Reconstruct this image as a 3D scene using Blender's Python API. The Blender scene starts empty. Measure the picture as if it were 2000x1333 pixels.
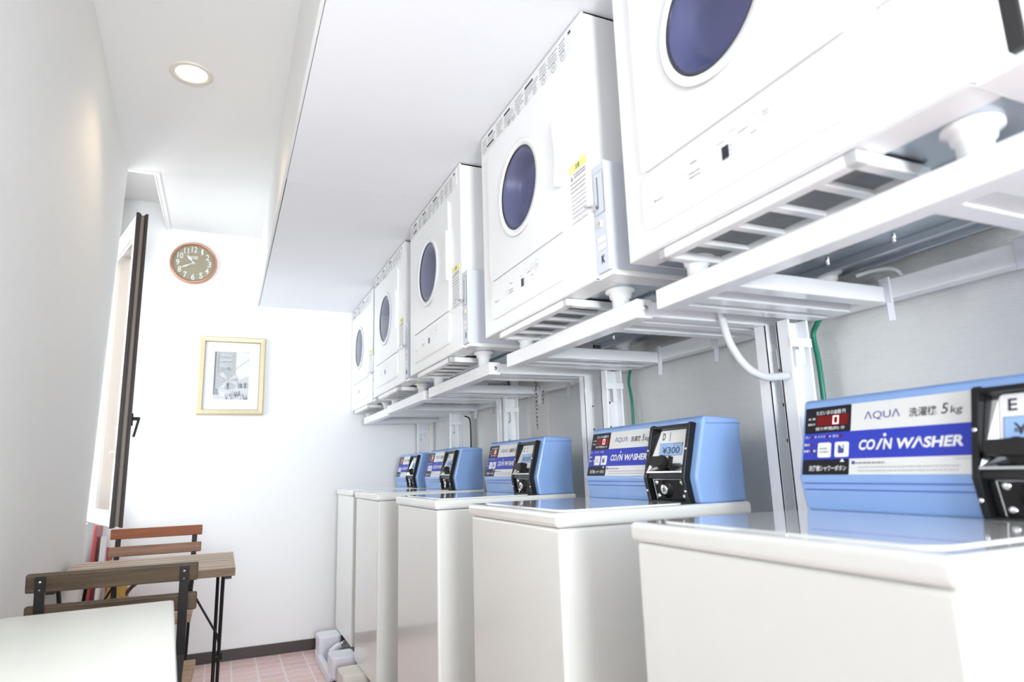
import bpy, bmesh, math, random
from mathutils import Vector, Matrix
random.seed(7)
C = bpy.context.scene.collection
sc = bpy.context.scene

# ------------------------------------------------------------------ camera
F_PX, YAW, PIT, ROL, CAM_H = 1261.23, 0.4208, 0.1953, -0.0315, 1.0104
fw = Vector((math.sin(YAW)*math.cos(PIT), math.cos(YAW)*math.cos(PIT), math.sin(PIT)))
r0 = Vector((math.cos(YAW), -math.sin(YAW), 0)); u0 = r0.cross(fw)
rt = r0*math.cos(ROL) + u0*math.sin(ROL); up = -r0*math.sin(ROL) + u0*math.cos(ROL)
cd = bpy.data.cameras.new('camera'); cam = bpy.data.objects.new('camera', cd); C.objects.link(cam)
cam.matrix_world = Matrix(((rt.x, up.x, -fw.x, 0), (rt.y, up.y, -fw.y, 0), (rt.z, up.z, -fw.z, CAM_H), (0, 0, 0, 1)))
cd.sensor_width = 36; cd.lens = F_PX/2000*36; cd.clip_start = .02; cd.clip_end = 200
cd.dof.use_dof = True; cd.dof.focus_distance = 2.15; cd.dof.aperture_fstop = 3.5
sc.camera = cam

# ------------------------------------------------------------------ colour management, world, large lights
sc.view_settings.view_transform = 'Standard'; sc.view_settings.look = 'None'
sc.view_settings.gamma = 1.0; sc.view_settings.exposure = 0.12; sc.view_settings.use_curve_mapping = False
sc.cycles.max_bounces = 10; sc.cycles.diffuse_bounces = 6; sc.cycles.glossy_bounces = 5
sc.cycles.transparent_max_bounces = 12; sc.cycles.caustics_reflective = False; sc.cycles.caustics_refractive = False
sc.cycles.sample_clamp_indirect = 6.0

w = bpy.data.worlds.new('sky'); sc.world = w; w.use_nodes = True
bg = w.node_tree.nodes['Background']; bg.inputs[0].default_value = (.74, .86, 1, 1); bg.inputs[1].default_value = 4.5

def area(name, loc, target, sx, sy, power, col):
    l = bpy.data.lights.new(name, 'AREA'); l.shape = 'RECTANGLE'; l.size = sx; l.size_y = sy; l.energy = power; l.color = col
    o = bpy.data.objects.new(name, l); C.objects.link(o); o.location = loc
    o.rotation_euler = (Vector(target)-Vector(loc)).to_track_quat('-Z', 'Y').to_euler()
    return o
# daylight entering by the casement window and by the glazed shop front behind the camera
area('window_daylight', (-.80, 3.83, 1.58), (1, 3.9, 1.45), .74, 1.45, 16.5, (1, .96, .92))
area('shopfront_daylight', (.42, -4.5, 1.35), (.42, 2, 1.45), 1.3, 1.7, 95, (.80, .90, 1))
area('side_fill_light', (-.385, 1.02, 1.34), (.62, 2.1, .95), .42, .5, 8.5, (.97, .99, 1))  # added fill light at the left wall, no window opens there
# two fill lights added behind the viewpoint, no lamps stand there
fill_up = area('added_fill_up', (-.1, -2.5, 1.2), (.75, 1.8, 2.75), .7, .5, 31, (.92, .98, 1))
fill_up.data.spread = math.radians(90)
area('added_fill_level', (-.2, -2.5, 1.3), (1.2, 1.5, 1.3), .7, .5, 9, (.93, .96, 1))

# ------------------------------------------------------------------ materials
def _nt(name):
    m = bpy.data.materials.new(name); m.use_nodes = True
    nt = m.node_tree; b = nt.nodes['Principled BSDF']
    return m, nt, b
def mat(name, col, rough=.5, metal=0., coat=0., noise=.03, scale=40., bump=0., bscale=300., stretch=None, emit=None, es=0., ior=1.5, spec=.5):
    m, nt, b = _nt(name); N = nt.nodes; L = nt.links
    b.inputs['Roughness'].default_value = rough; b.inputs['Metallic'].default_value = metal
    b.inputs['Coat Weight'].default_value = coat; b.inputs['Coat Roughness'].default_value = .04
    b.inputs['IOR'].default_value = ior; b.inputs['Specular IOR Level'].default_value = spec
    tc = N.new('ShaderNodeTexCoord'); mp = N.new('ShaderNodeMapping')
    L.new(tc.outputs['Object'], mp.inputs[0])
    if stretch: mp.inputs['Scale'].default_value = stretch
    n = N.new('ShaderNodeTexNoise'); n.inputs['Scale'].default_value = scale; n.inputs['Detail'].default_value = 3
    L.new(mp.outputs[0], n.inputs['Vector'])
    mr = N.new('ShaderNodeMapRange'); mr.inputs['To Min'].default_value = 1-noise; mr.inputs['To Max'].default_value = 1+noise
    L.new(n.outputs['Fac'], mr.inputs['Value'])
    vm = N.new('ShaderNodeVectorMath'); vm.operation = 'SCALE'; vm.inputs[0].default_value = col[:3]
    L.new(mr.outputs[0], vm.inputs['Scale']); L.new(vm.outputs[0], b.inputs['Base Color'])
    if bump:
        n2 = N.new('ShaderNodeTexNoise'); n2.inputs['Scale'].default_value = bscale; n2.inputs['Detail'].default_value = 4
        L.new(mp.outputs[0], n2.inputs['Vector'])
        bp = N.new('ShaderNodeBump'); bp.inputs['Strength'].default_value = bump; bp.inputs['Distance'].default_value = .002
        L.new(n2.outputs['Fac'], bp.inputs['Height']); L.new(bp.outputs[0], b.inputs['Normal'])
    if emit:
        b.inputs['Emission Color'].default_value = (*emit, 1); b.inputs['Emission Strength'].default_value = es
    return m
def wood(name, c1, c2, rough=.5, axis=0):
    m, nt, b = _nt(name); N = nt.nodes; L = nt.links
    b.inputs['Roughness'].default_value = rough; b.inputs['Specular IOR Level'].default_value = .2
    tc = N.new('ShaderNodeTexCoord'); mp = N.new('ShaderNodeMapping'); L.new(tc.outputs['Object'], mp.inputs[0])
    s = [38, 38, 38]; s[axis] = 2.2; mp.inputs['Scale'].default_value = s
    n = N.new('ShaderNodeTexNoise'); n.inputs['Scale'].default_value = 1.6; n.inputs['Detail'].default_value = 7; n.inputs['Distortion'].default_value = .6
    L.new(mp.outputs[0], n.inputs['Vector'])
    r = N.new('ShaderNodeValToRGB'); r.color_ramp.elements[0].position = .32; r.color_ramp.elements[1].position = .68
    r.color_ramp.elements[0].color = (*c1, 1); r.color_ramp.elements[1].color = (*c2, 1)
    L.new(n.outputs['Fac'], r.inputs[0]); L.new(r.outputs[0], b.inputs['Base Color'])
    return m
def glass(name, tint=(1, 1, 1), ior=1.45, rough=.0):
    m, nt, b = _nt(name); N = nt.nodes; L = nt.links; N.remove(b)
    out = [x for x in N if x.type == 'OUTPUT_MATERIAL'][0]
    t = N.new('ShaderNodeBsdfTransparent'); t.inputs[0].default_value = (*tint, 1)
    g = N.new('ShaderNodeBsdfGlossy'); g.inputs['Roughness'].default_value = rough
    lw = N.new('ShaderNodeLayerWeight'); p = N.new('ShaderNodeMath'); p.operation = 'POWER'; p.inputs[1].default_value = 5
    L.new(lw.outputs['Facing'], p.inputs[0]); f0 = ((ior-1)/(ior+1))**2
    f = N.new('ShaderNodeMapRange'); f.inputs['To Min'].default_value = f0; L.new(p.outputs[0], f.inputs['Value'])
    mx = N.new('ShaderNodeMixShader'); L.new(f.outputs[0], mx.inputs[0]); L.new(t.outputs[0], mx.inputs[1]); L.new(g.outputs[0], mx.inputs[2])
    L.new(mx.outputs[0], out.inputs['Surface'])
    return m
def floor_mat():
    m, nt, b = _nt('brick_vinyl'); N = nt.nodes; L = nt.links
    tc = N.new('ShaderNodeTexCoord')
    br = N.new('ShaderNodeTexBrick'); br.offset = 0.0; br.inputs['Scale'].default_value = 1
    br.inputs['Brick Width'].default_value = .128; br.inputs['Row Height'].default_value = .088
    br.inputs['Mortar Size'].default_value = .0055; br.inputs['Mortar Smooth'].default_value = .25
    br.inputs['Color1'].default_value = (.66, .43, .40, 1); br.inputs['Color2'].default_value = (.76, .54, .50, 1)
    br.inputs['Mortar'].default_value = (.80, .73, .70, 1)
    mp = N.new('ShaderNodeMapping'); mp.inputs['Location'].default_value = (.03, .02, 0)
    L.new(tc.outputs['Object'], mp.inputs[0]); L.new(mp.outputs[0], br.inputs['Vector'])
    n = N.new('ShaderNodeTexNoise'); n.inputs['Scale'].default_value = 22; n.inputs['Detail'].default_value = 6
    mp2 = N.new('ShaderNodeMapping'); mp2.inputs['Scale'].default_value = (1, 3, 1); L.new(tc.outputs['Object'], mp2.inputs[0]); L.new(mp2.outputs[0], n.inputs['Vector'])
    mx = N.new('ShaderNodeMix'); mx.data_type = 'RGBA'
    mx.inputs['B'].default_value = (.80, .64, .60, 1); L.new(br.outputs['Color'], mx.inputs['A'])
    r = N.new('ShaderNodeMapRange'); r.inputs['From Min'].default_value = .45; r.inputs['From Max'].default_value = .75; r.inputs['To Max'].default_value = .75
    L.new(n.outputs['Fac'], r.inputs['Value']); L.new(r.outputs[0], mx.inputs['Factor'])
    L.new(mx.outputs['Result'], b.inputs['Base Color']); b.inputs['Roughness'].default_value = .35
    return m

M = {}
M['wall'] = mat('wallpaper_warm', (.84, .835, .815), .8, noise=.015, bump=.35, bscale=420, stretch=(1, .35, 1))
M['wall_end'] = mat('wallpaper_white', (.88, .88, .88), .8, noise=.01, bump=.15, bscale=400)
M['wall_rb'] = mat('wallpaper_warm_lit', (.88, .865, .83), .75, noise=.02, scale=60, bump=.5, bscale=260, stretch=(1, .3, 1.6))  # right wall's grey paper again, with warmer light put into its colour
M['wall_r'] = mat('wallpaper_grey', (.82, .83, .82), .75, noise=.03, scale=60, bump=.8, bscale=260, stretch=(1, .3, 1.6))
M['ceil'] = mat('ceiling_paper', (.85, .85, .845), .85, noise=.01, bump=.1, bscale=300)
M['soffit'] = mat('soffit_board', (.885, .90, .935), .55, noise=.01, bump=.05, bscale=30)
M['trim'] = mat('trim_white', (.86, .86, .85), .5)
M['dark'] = mat('dark_gap', (.02, .02, .02), .8)
M['base'] = mat('baseboard_brown', (.045, .03, .028), .45)
M['floor'] = floor_mat()
M['cream'] = mat('washer_enamel', (.79, .795, .76), .22, coat=.5, noise=.01)
M['creamtop'] = mat('washer_top_enamel', (.80, .805, .775), .14, coat=.9, noise=.01)
M['blue'] = mat('blue_enamel', (.26, .42, .76), .3, coat=.4, noise=.02)
M['white'] = mat('dryer_enamel', (.90, .905, .91), .25, coat=.3, noise=.008)
M['white2'] = mat('dryer_plastic', (.86, .865, .88), .35, noise=.01)
M['steel_w'] = mat('white_painted_steel', (.89, .90, .92), .28, coat=.4, noise=.02)
M['galv'] = mat('galvanized_steel', (.50, .55, .60), .28, metal=.85, noise=.12, scale=18)
M['coin'] = mat('coin_box_grey', (.66, .70, .77), .4, noise=.02)
M['coin_d'] = mat('coin_box_edge', (.42, .46, .53), .4)
M['chrome'] = mat('chrome', (.82, .83, .85), .12, metal=1., noise=.01)
M['black'] = mat('black_plastic', (.010, .010, .012), .3, spec=.3)
M['blackm'] = mat('black_matt', (.016, .014, .014), .45, spec=.25)
M['ptext'] = mat('print_black', (.03, .03, .035), .5)
M['pgrey'] = mat('print_grey', (.30, .30, .32), .5)
M['plgrey'] = mat('print_light_grey', (.55, .55, .58), .5)
M['pwhite'] = mat('print_white', (.85, .85, .85), .5)
M['panelw'] = mat('panel_silver_white', (.78, .78, .77), .4)
M['pblack'] = mat('panel_black', (.018, .018, .024), .4, spec=.15)
M['pblue'] = mat('panel_blue', (.035, .055, .48), .45, spec=.25)
M['logo'] = mat('logo_blue', (.06, .07, .32), .4)
M['led'] = mat('led_red_window', (.12, .006, .008), .35, emit=(1, .03, .04), es=.06, spec=.2)
M['ledseg'] = mat('led_segment', (1, .5, .5), .5, emit=(1, .5, .5), es=1.6)
M['label_b'] = mat('price_label_blue', (.33, .53, .88), .4)
M['yellow'] = mat('warning_yellow', (.88, .85, .30), .5)
M['gasket'] = mat('window_gasket', (.025, .026, .05), .3)
M['bowl'] = mat('tinted_bowl', (.092, .100, .205), .3, noise=.04, scale=8)
M['dglass'] = glass('dryer_glass', (.86, .88, 1), 1.5)
M['clear'] = glass('clear_glass', (.97, .98, .98), 1.35)
M['pane'] = glass('window_glass', (.93, .96, .97), 2.4)
M['mesh'] = mat('filter_mesh', (.24, .25, .26), .7, noise=.2, scale=900)
M['hose'] = mat('grey_hose', (.60, .61, .63), .4)
M['green'] = mat('green_wire', (.02, .22, .14), .4)
M['chain'] = mat('steel_chain', (.30, .30, .30), .3, metal=.9)
M['copper'] = mat('copper_ring', (.55, .27, .17), .3, metal=.6, noise=.1, scale=20)
M['dial'] = mat('clock_dial', (.34, .30, .21), .6, noise=.05, scale=6)
M['num'] = mat('clock_numerals', (.86, .85, .80), .5)
M['gold'] = mat('champagne_frame', (.62, .53, .34), .45, metal=.25, noise=.12, scale=60)
M['gold_d'] = mat('champagne_frame_edge', (.40, .32, .20), .45, metal=.3)
M['paper'] = mat('mat_board', (.90, .90, .90), .8)
for i, g in enumerate((.06, .16, .30, .45, .62, .80)): M['g%d' % i] = mat('photo_grey', (g, g, g*1.02), .6, noise=.35, scale=140)
M['bronze'] = mat('bronze_sash_gasket', (.035, .024, .022), .4)
M['taupe'] = mat('taupe_aluminium', (.22, .175, .14), .45, metal=.3)
M['sashw'] = mat('sash_white', (.85, .84, .82), .4)
M['wood_dark'] = wood('weathered_slat', (.050, .034, .022), (.105, .075, .048), axis=0)
M['wood_red'] = wood('orange_brown_slat', (.27, .085, .04), (.36, .13, .065), axis=0)
M['wood_mid'] = wood('brown_slat', (.24, .13, .08), (.37, .22, .15), axis=0)
M['wood_seat'] = wood('seat_slat', (.34, .22, .14), (.50, .35, .24), axis=0)
M['wood_gap_shade'] = wood('table_slat_gap_shade', (.13, .085, .055), (.24, .165, .11), axis=0)  # slat sides darkened to stand in for shade in the gaps
M['wood_table'] = wood('table_slat', (.40, .30, .22), (.58, .46, .36), axis=0)
M['tabletop'] = mat('white_table_top', (.70, .71, .655), .35, noise=.03, scale=9)
M['tray'] = mat('tray_white', (.74, .75, .80), .35)
M['traycream'] = mat('tray_cream', (.74, .68, .62), .35)
M['red'] = mat('red_edge', (.42, .03, .03), .4)
M['boardw'] = mat('board_white', (.75, .76, .82), .5)
M['basket'] = mat('basket_gold', (.50, .28, .06), .5, noise=.4, scale=160)
M['brown'] = mat('brown_tube', (.06, .035, .028), .35)
M['ringw'] = mat('lamp_trim', (.74, .68, .60), .4)
M['lamp'] = mat('lamp_diffuser', (1, .95, .85), .5, emit=(1, .90, .72), es=9)
M['tube'] = mat('tube_diffuser', (1, 1, 1), .5, emit=(.93, .96, 1), es=6)
M['facade'] = mat('facade_white', (.80, .80, .82), .7, noise=.06, scale=2)
M['facred'] = mat('facade_red', (.45, .10, .08), .6)
M['facgrey'] = mat('facade_glass', (.30, .36, .45), .2)
M['road'] = mat('road_grey', (.35, .35, .36), .8)

# ------------------------------------------------------------------ mesh helpers
class MB:
    def __init__(s): s.v = []; s.f = []; s.mi = []; s.sm = []; s.mats = []
    def _m(s, m):
        if m not in s.mats: s.mats.append(m)
        return s.mats.index(m)
    def add(s, vs, fs, m, T=None, smooth=False):
        o = len(s.v)
        s.v += [(T @ Vector(v)) if T else Vector(v) for v in vs]
        k = s._m(m)
        for f in fs: s.f.append([i+o for i in f]); s.mi.append(k); s.sm.append(smooth)
        return s
    def bm(s, b, m, T=None, smooth=False):
        b.verts.index_update(); b.verts.ensure_lookup_table()
        s.add([v.co.copy() for v in b.verts], [[v.index for v in f.verts] for f in b.faces], m, T, smooth); b.free(); return s
    def box(s, x0, x1, y0, y1, z0, z1, m, bev=0., T=None, seg=2):
        b = bmesh.new(); bmesh.ops.create_cube(b, size=1)
        for v in b.verts: v.co = Vector(((x0+x1)/2+v.co.x*(x1-x0), (y0+y1)/2+v.co.y*(y1-y0), (z0+z1)/2+v.co.z*(z1-z0)))
        if bev: bmesh.ops.bevel(b, geom=list(b.edges), offset=bev, segments=seg, profile=.5, affect='EDGES')
        return s.bm(b, m, T)
    def prism(s, pts, axis, a0, a1, m, bev=0., T=None, seg=2, smooth=False):
        b = bmesh.new()
        def P(p, a):
            return {'x': (a, p[0], p[1]), 'y': (p[0], a, p[1]), 'z': (p[0], p[1], a)}[axis]
        lo = [b.verts.new(P(p, a0)) for p in pts]; hi = [b.verts.new(P(p, a1)) for p in pts]
        b.faces.new(lo[::-1]); b.faces.new(hi); n = len(pts)
        for i in range(n): b.faces.new((lo[i], lo[(i+1) % n], hi[(i+1) % n], hi[i]))
        bmesh.ops.recalc_face_normals(b, faces=list(b.faces))
        if bev: bmesh.ops.bevel(b, geom=list(b.edges), offset=bev, segments=seg, profile=.5, affect='EDGES')
        return s.bm(b, m, T, smooth)
    def bar(s, p0, p1, wx, wy, m, T=None, bev=0., upv=(0, 0, 1)):
        p0 = Vector(p0); p1 = Vector(p1); d = (p1-p0); L = d.length; d.normalize()
        a = d.cross(Vector(upv))
        if a.length < 1e-4: a = d.cross(Vector((1, 0, 0)))
        a.normalize(); c = a.cross(d)
        X = Matrix(((a.x, c.x, d.x, p0.x), (a.y, c.y, d.y, p0.y), (a.z, c.z, d.z, p0.z), (0, 0, 0, 1)))
        return s.box(-wx/2, wx/2, -wy/2, wy/2, 0, L, m, bev, (T @ X) if T else X)
    def tube(s, pts, r, m, n=10, T=None, closed=False):
        pts = [Vector(p) for p in pts]; N = len(pts); rings = []; vs = []; fs = []
        ref = None
        for i, p in enumerate(pts):
            a = pts[(i+1) % N] if (closed or i < N-1) else p; b_ = pts[(i-1) % N] if (closed or i > 0) else p
            d = (a-b_).normalized()
            if ref is None: ref = d.orthogonal().normalized()
            ref = (ref - d*ref.dot(d)).normalized(); q = d.cross(ref)
            rr = r[i] if isinstance(r, (list, tuple)) else r
            for k in range(n):
                t = 2*math.pi*k/n; vs.append(p+ref*math.cos(t)*rr+q*math.sin(t)*rr)
        for i in range(N if closed else N-1):
            for k in range(n):
                j = (i+1) % N; fs.append((i*n+k, i*n+(k+1) % n, j*n+(k+1) % n, j*n+k))
        s.add(vs, fs, m, T, True)
        if not closed:
            s.add([vs[k] for k in range(n)], [tuple(range(n))[::-1]], m, T); s.add([vs[(N-1)*n+k] for k in range(n)], [tuple(range(n))], m, T)
        return s
    def lathe(s, prof, m, n=32, T=None, smooth=True):
        vs = []; fs = []; k = len(prof)
        for i in range(n):
            t = 2*math.pi*i/n
            for r, h in prof: vs.append((r*math.cos(t), r*math.sin(t), h))
        for i in range(n):
            j = (i+1) % n
            for q in range(k-1): fs.append((i*k+q, j*k+q, j*k+q+1, i*k+q+1))
        return s.add(vs, fs, m, T, smooth)
    def disc(s, r, h, m, T=None, n=32):
        return s.add([(r*math.cos(2*math.pi*i/n), r*math.sin(2*math.pi*i/n), h) for i in range(n)], [tuple(range(n))], m, T)
    def rrect(s, u0, u1, v0, v1, rad, w0, w1, m, T=None, k=5):
        pts = rr_pts(u0, u1, v0, v1, rad, k); n = len(pts)
        lo = [(p[0], p[1], w0) for p in pts]; hi = [(p[0], p[1], w1) for p in pts]
        return s.add(lo+hi, [tuple(range(n, 2*n))]+[tuple(range(n))[::-1]]+[(i, (i+1) % n, n+(i+1) % n, n+i) for i in range(n)], m, T)
    def quad(s, u0, u1, v0, v1, w, m, T=None):
        return s.add([(u0, v0, w), (u1, v0, w), (u1, v1, w), (u0, v1, w)], [(0, 1, 2, 3)], m, T)
    def text(s, body, u0, v0, u1, v1, w, m, T=None, bold=0., shear=0.):
        vs, fs = glyphs(body, bold, shear)
        xs = [v[0] for v in vs]; ys = [v[1] for v in vs]; a, b_, c, d = min(xs), max(xs), min(ys), max(ys)
        return s.add([(u0+(x-a)/(b_-a)*(u1-u0), v0+(y-c)/(d-c)*(v1-v0), w) for x, y in vs], fs, m, T)
    def mesh(s, name):
        me = bpy.data.meshes.new(name); me.from_pydata([tuple(v) for v in s.v], [], s.f)
        for m in s.mats: me.materials.append(m)
        for i, p in enumerate(me.polygons): p.material_index = s.mi[i]; p.use_smooth = s.sm[i]
        me.update(); return me
    def build(s, name, parent=None):
        o = bpy.data.objects.new(name, s.mesh(name)); C.objects.link(o)
        if parent: o.parent = parent
        return o
def rr_pts(u0, u1, v0, v1, r, k=5):
    p = []
    for cx, cy, a in ((u1-r, v1-r, 0), (u0+r, v1-r, 90), (u0+r, v0+r, 180), (u1-r, v0+r, 270)):
        for i in range(k+1):
            t = math.radians(a+90*i/k); p.append((cx+r*math.cos(t), cy+r*math.sin(t)))
    return p
_gc = {}
def glyphs(body, bold, shear):
    key = (body, bold, shear)
    if key not in _gc:
        c = bpy.data.curves.new('lettering', 'FONT'); c.body = body; c.offset = bold; c.shear = shear; c.resolution_u = 3
        o = bpy.data.objects.new('lettering', c); C.objects.link(o)
        dg = bpy.context.evaluated_depsgraph_get(); dg.update()
        me = bpy.data.meshes.new_from_object(o.evaluated_get(dg))
        _gc[key] = ([(v.co.x, v.co.y) for v in me.vertices], [tuple(p.vertices) for p in me.polygons])
        bpy.data.objects.remove(o); bpy.data.curves.remove(c); bpy.data.meshes.remove(me)
    return _gc[key]
def frame(o, r, u, n):
    r, u, n = Vector(r), Vector(u), Vector(n)
    return Matrix(((r.x, u.x, n.x, o[0]), (r.y, u.y, n.y, o[1]), (r.z, u.z, n.z, o[2]), (0, 0, 0, 1)))
def thing(name, label, cat, loc=(0, 0, 0), rz=0., group=None):
    o = bpy.data.objects.new(name, None); C.objects.link(o); o.empty_display_size = .05
    o.location = loc; o.rotation_euler = (0, 0, rz); return tag(o, label, cat, group)
def tag(o, label, cat, group=None):
    o['label'] = label; o['category'] = cat
    if group: o['group'] = group
    return o
def struct(mb, name, label=None):
    o = mb.build(name); o['kind'] = 'structure'
    if label: o['label'] = label
    return o
def copy_tree(o, loc, label):
    r = o.copy(); C.objects.link(r); r.location = loc; r['label'] = label
    for ch in o.children:
        c = ch.copy(); C.objects.link(c); c.parent = r
        for g in ch.children:
            d = g.copy(); C.objects.link(d); d.parent = c
    return r
def child(o, name):
    return [c for c in o.children if c.name.split('.')[0] == name][0]
def pseudo(mb, u0, u1, v0, v1, rows, w, m, T, fill=.8, hfrac=.55, cw=(.6, 2.2)):
    """rows of small illegible print"""
    rh = (v1-v0)/rows
    for i in range(rows):
        y = v1-rh*(i+.5); h = rh*hfrac; x = u0; end = u0+(u1-u0)*random.uniform(fill, 1)
        while x < end:
            L = min(random.uniform(*cw)*h, end-x)
            if L > .15*h: mb.quad(x, x+L, y-h/2, y+h/2, w, m, T)
            x += L+h*random.uniform(.25, .6)

# ------------------------------------------------------------------ room shell
YE, ZC, ZS, XS, XR, XR2 = 4.238, 2.511, 2.060, .150, 1.280, 1.272
YF = -4.6
def wallx(y): return -.448-.0378*(y-2.163)
struct(MB().box(-.9, 1.6, YF-.3, YE+.2, -.08, 0, M['floor']), 'floor')
def lean(z): return -.021*(ZC-z)
vs = []
for z in (0, ZC+.02): vs += [(wallx(YF)+lean(z), YF, z), (wallx(3.431)+lean(z), 3.431, z), (-.66, 3.431, z), (-.66, YF, z)]
struct(MB().add(vs, [(3, 2, 1, 0), (4, 5, 6, 7), (0, 1, 5, 4), (1, 2, 6, 5), (2, 3, 7, 6), (3, 0, 4, 7)], M['wall']), 'wall_left')
mb = MB()                                                      # wall under, over and beyond the window recess
mb.box(-.78, -.62, 3.431, YE, 0, .80, M['wall_end']); mb.box(-.78, -.62, 3.431, YE, 2.33, 2.72, M['wall'])
mb.box(-.78, -.66, 3.35, 3.45, .80, 2.33, M['wall']); mb.box(-.78, -.66, YE-.03, YE, .80, 2.33, M['wall_end'])
struct(mb, 'wall_window')
struct(MB().box(-.9, 1.6, YE, YE+.1, 0, 2.75, M['wall_end']), 'wall_back')
mb = MB().box(XR, XR+.1, YF, 2.486, 0, 2.6, M['wall_r']); mb.box(XR2, XR+.1, 2.486, YE, 0, 2.6, M['wall_rb'])
struct(mb, 'wall_right')
mb = MB()                                                      # shop front wall behind the camera with a glazed opening
mb.box(-.4, -.26, YF-.1, YF, 0, ZC, M['wall']); mb.box(1.12, 1.4, YF-.1, YF, 0, ZC, M['wall']); mb.box(-.26, 1.12, YF-.1, YF, 2.25, ZC, M['wall'])
struct(mb, 'wall_front')
mb = MB().box(-.376, 1.4, YF-.1, YE+.1, ZC, ZC+.05, M['ceil']); mb.box(-.8, -.376, YF-.1, 3.447, ZC, ZC+.05, M['ceil'])
mb.box(-.8, -.366, 3.44, YE+.1, 2.67, 2.72, M['ceil']); mb.box(-.376, -.366, 3.447, YE+.1, ZC, 2.68, M['ceil']); mb.box(-.8, -.366, 3.437, 3.447, ZC, 2.68, M['ceil'])
struct(mb, 'ceiling')
mb = MB().box(XS+.006, 1.4, YF, YE, ZS+.012, ZC+.01, M['ceil'])
mb.box(XS+.001, 1.4, YF, YE, ZS+.009, ZS+.0125, M['dark'])
mb.box(XS, XS+.009, YF, YE, ZS, ZS+.014, M['trim'])
mb.box(XS+.0108, 1.4, YF, 2.30, ZS, ZS+.009, M['soffit']); mb.box(XS+.0122, 1.4, 2.302, YE, ZS, ZS+.009, M['soffit'])
struct(mb, 'ceiling_soffit')
mb = MB()                                                      # plastic edging round the curtain pocket
mb.box(-.378, -.358, 3.427, YE, ZC-.008, ZC+.002, M['trim'], .002); mb.box(-.51, -.378, 3.427, 3.447, ZC-.008, ZC+.002, M['trim'], .002)
mb.box(-.384, -.377, 3.440, YE, ZC-.012, ZC+.03, M['trim'], .001)
struct(mb, 'trim_1')
struct(MB().box(-.62, XR2, YE-.008, YE+.01, 0, .06, M['base'], .002), 'baseboard_back')
mb = MB(); d = Vector((wallx(3.431)-wallx(YF), 3.431-YF, 0)); n_ = Vector((d.y, -d.x, 0)).normalized()*.004
mb.bar(Vector((wallx(YF)+lean(.03), YF, .03))+n_, Vector((wallx(3.42)+lean(.03), 3.42, .03))+n_, .009, .06, M['base'])
struct(mb, 'baseboard_left')
mb = MB().box(XR-.008, XR+.01, YF, 2.486, 0, .06, M['base'], .002); mb.box(XR2-.008, XR2+.01, 2.486, YE, 0, .06, M['base'], .002)
struct(mb, 'baseboard_right')

# window: fixed frame and an inward-opened casement sash
win = bpy.data.objects.new('window_1', None); C.objects.link(win); win['kind'] = 'structure'
win.location = (-.70, 3.84, .80); win['label'] = 'casement window in the left wall recess, opened inward'
mb = MB()
for a in ((3.455-3.84, 3.49-3.84), (4.17-3.84, 4.205-3.84)): mb.box(-.05, .04, a[0], a[1], .0, 1.53, M['taupe'], .003)
mb.box(-.05, .04, -.385, .365, 0, .035, M['taupe'], .003); mb.box(-.05, .04, -.385, .365, 1.495, 1.53, M['taupe'], .003)
mb.build('window_frame', win)
fe = Vector((-.4205, 3.455, .81)); hg = Vector((-.635, 4.165, .81)); ex = (hg-fe).normalized(); LS = (hg-fe).length
tx = Vector((-ex.y, ex.x, 0))                                   # towards the street side
if tx.x > 0: tx = -tx
ST = frame(fe-win.location, ex, (0, 0, 1), tx)                  # u along sash, v up, w to the outside
HS = 1.485
mb = MB()
mb.box(.006, .062, 0, HS, -.020, .022, M['sashw'], .002, ST); mb.box(LS-.06, LS, 0, HS, -.020, .022, M['sashw'], .002, ST)
mb.box(.06, LS-.06, 0, .062, -.020, .022, M['sashw'], .002, ST); mb.box(.06, LS-.06, HS-.062, HS, -.020, .022, M['sashw'], .002, ST)
sash = mb.build('sash', win)
mb = MB()                                                      # dark edge channel seen end on
mb.box(-.004, .010, -.006, HS+.004, .012, .026, M['bronze'], .002, ST); mb.box(.000, .008, -.004, HS, .005, .012, M['bronze'], 0, ST)
mb.box(-.004, .010, -.006, HS+.004, -.026, -.014, M['bronze'], .002, ST); mb.box(.001, .008, -.002, HS-.002, -.014, -.009, M['bronze'], 0, ST)
mb.box(.004, .010, 0, HS-.006, -.009, .005, M['taupe'], 0, ST)
mb.build('edge_channel', sash)
mb = MB(); mb.box(.06, LS-.06, .06, HS-.06, -.004, .004, M['pane'], 0, ST); mb.build('pane', sash)
mb = MB(); mb.box(.06, LS-.06, HS-.072, HS-.060, .005, .018, M['hose'], .001, ST); mb.box(.06, .066, .06, HS-.06, .005, .012, M['hose'], 0, ST); mb.build('glazing_bead', sash)
mb = MB()                                                      # lever handle on the room side
mb.box(.014, .040, .45, .51, -.036, -.020, M['blackm'], .004, ST)
mb.bar((.027, .485, -.036), (.027, .485, -.062), .016, .016, M['blackm'], ST, .003)
mb.bar((.027, .492, -.062), (.027, .400, -.044), .016, .010, M['blackm'], ST, .003)
mb.build('handle', sash)
mb = MB(); mb.bar((.03, .33, .022), (.03, .33, .045), .01, .012, M['chrome'], ST, .002); mb.box(.012, .03, .30, .36, .022, .027, M['taupe'], .001, ST); mb.build('latch', sash)

mb = MB()                                                      # unseen frame added round the side fill light, wall is closed behind
for a in ((.76, .80, 1.06, 1.62), (1.22, 1.26, 1.06, 1.62), (.76, 1.26, 1.06, 1.09), (.76, 1.26, 1.59, 1.62)): mb.box(-.46, -.392, *a, M['taupe'], .003)
struct(mb, 'fill_light_frame')

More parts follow.
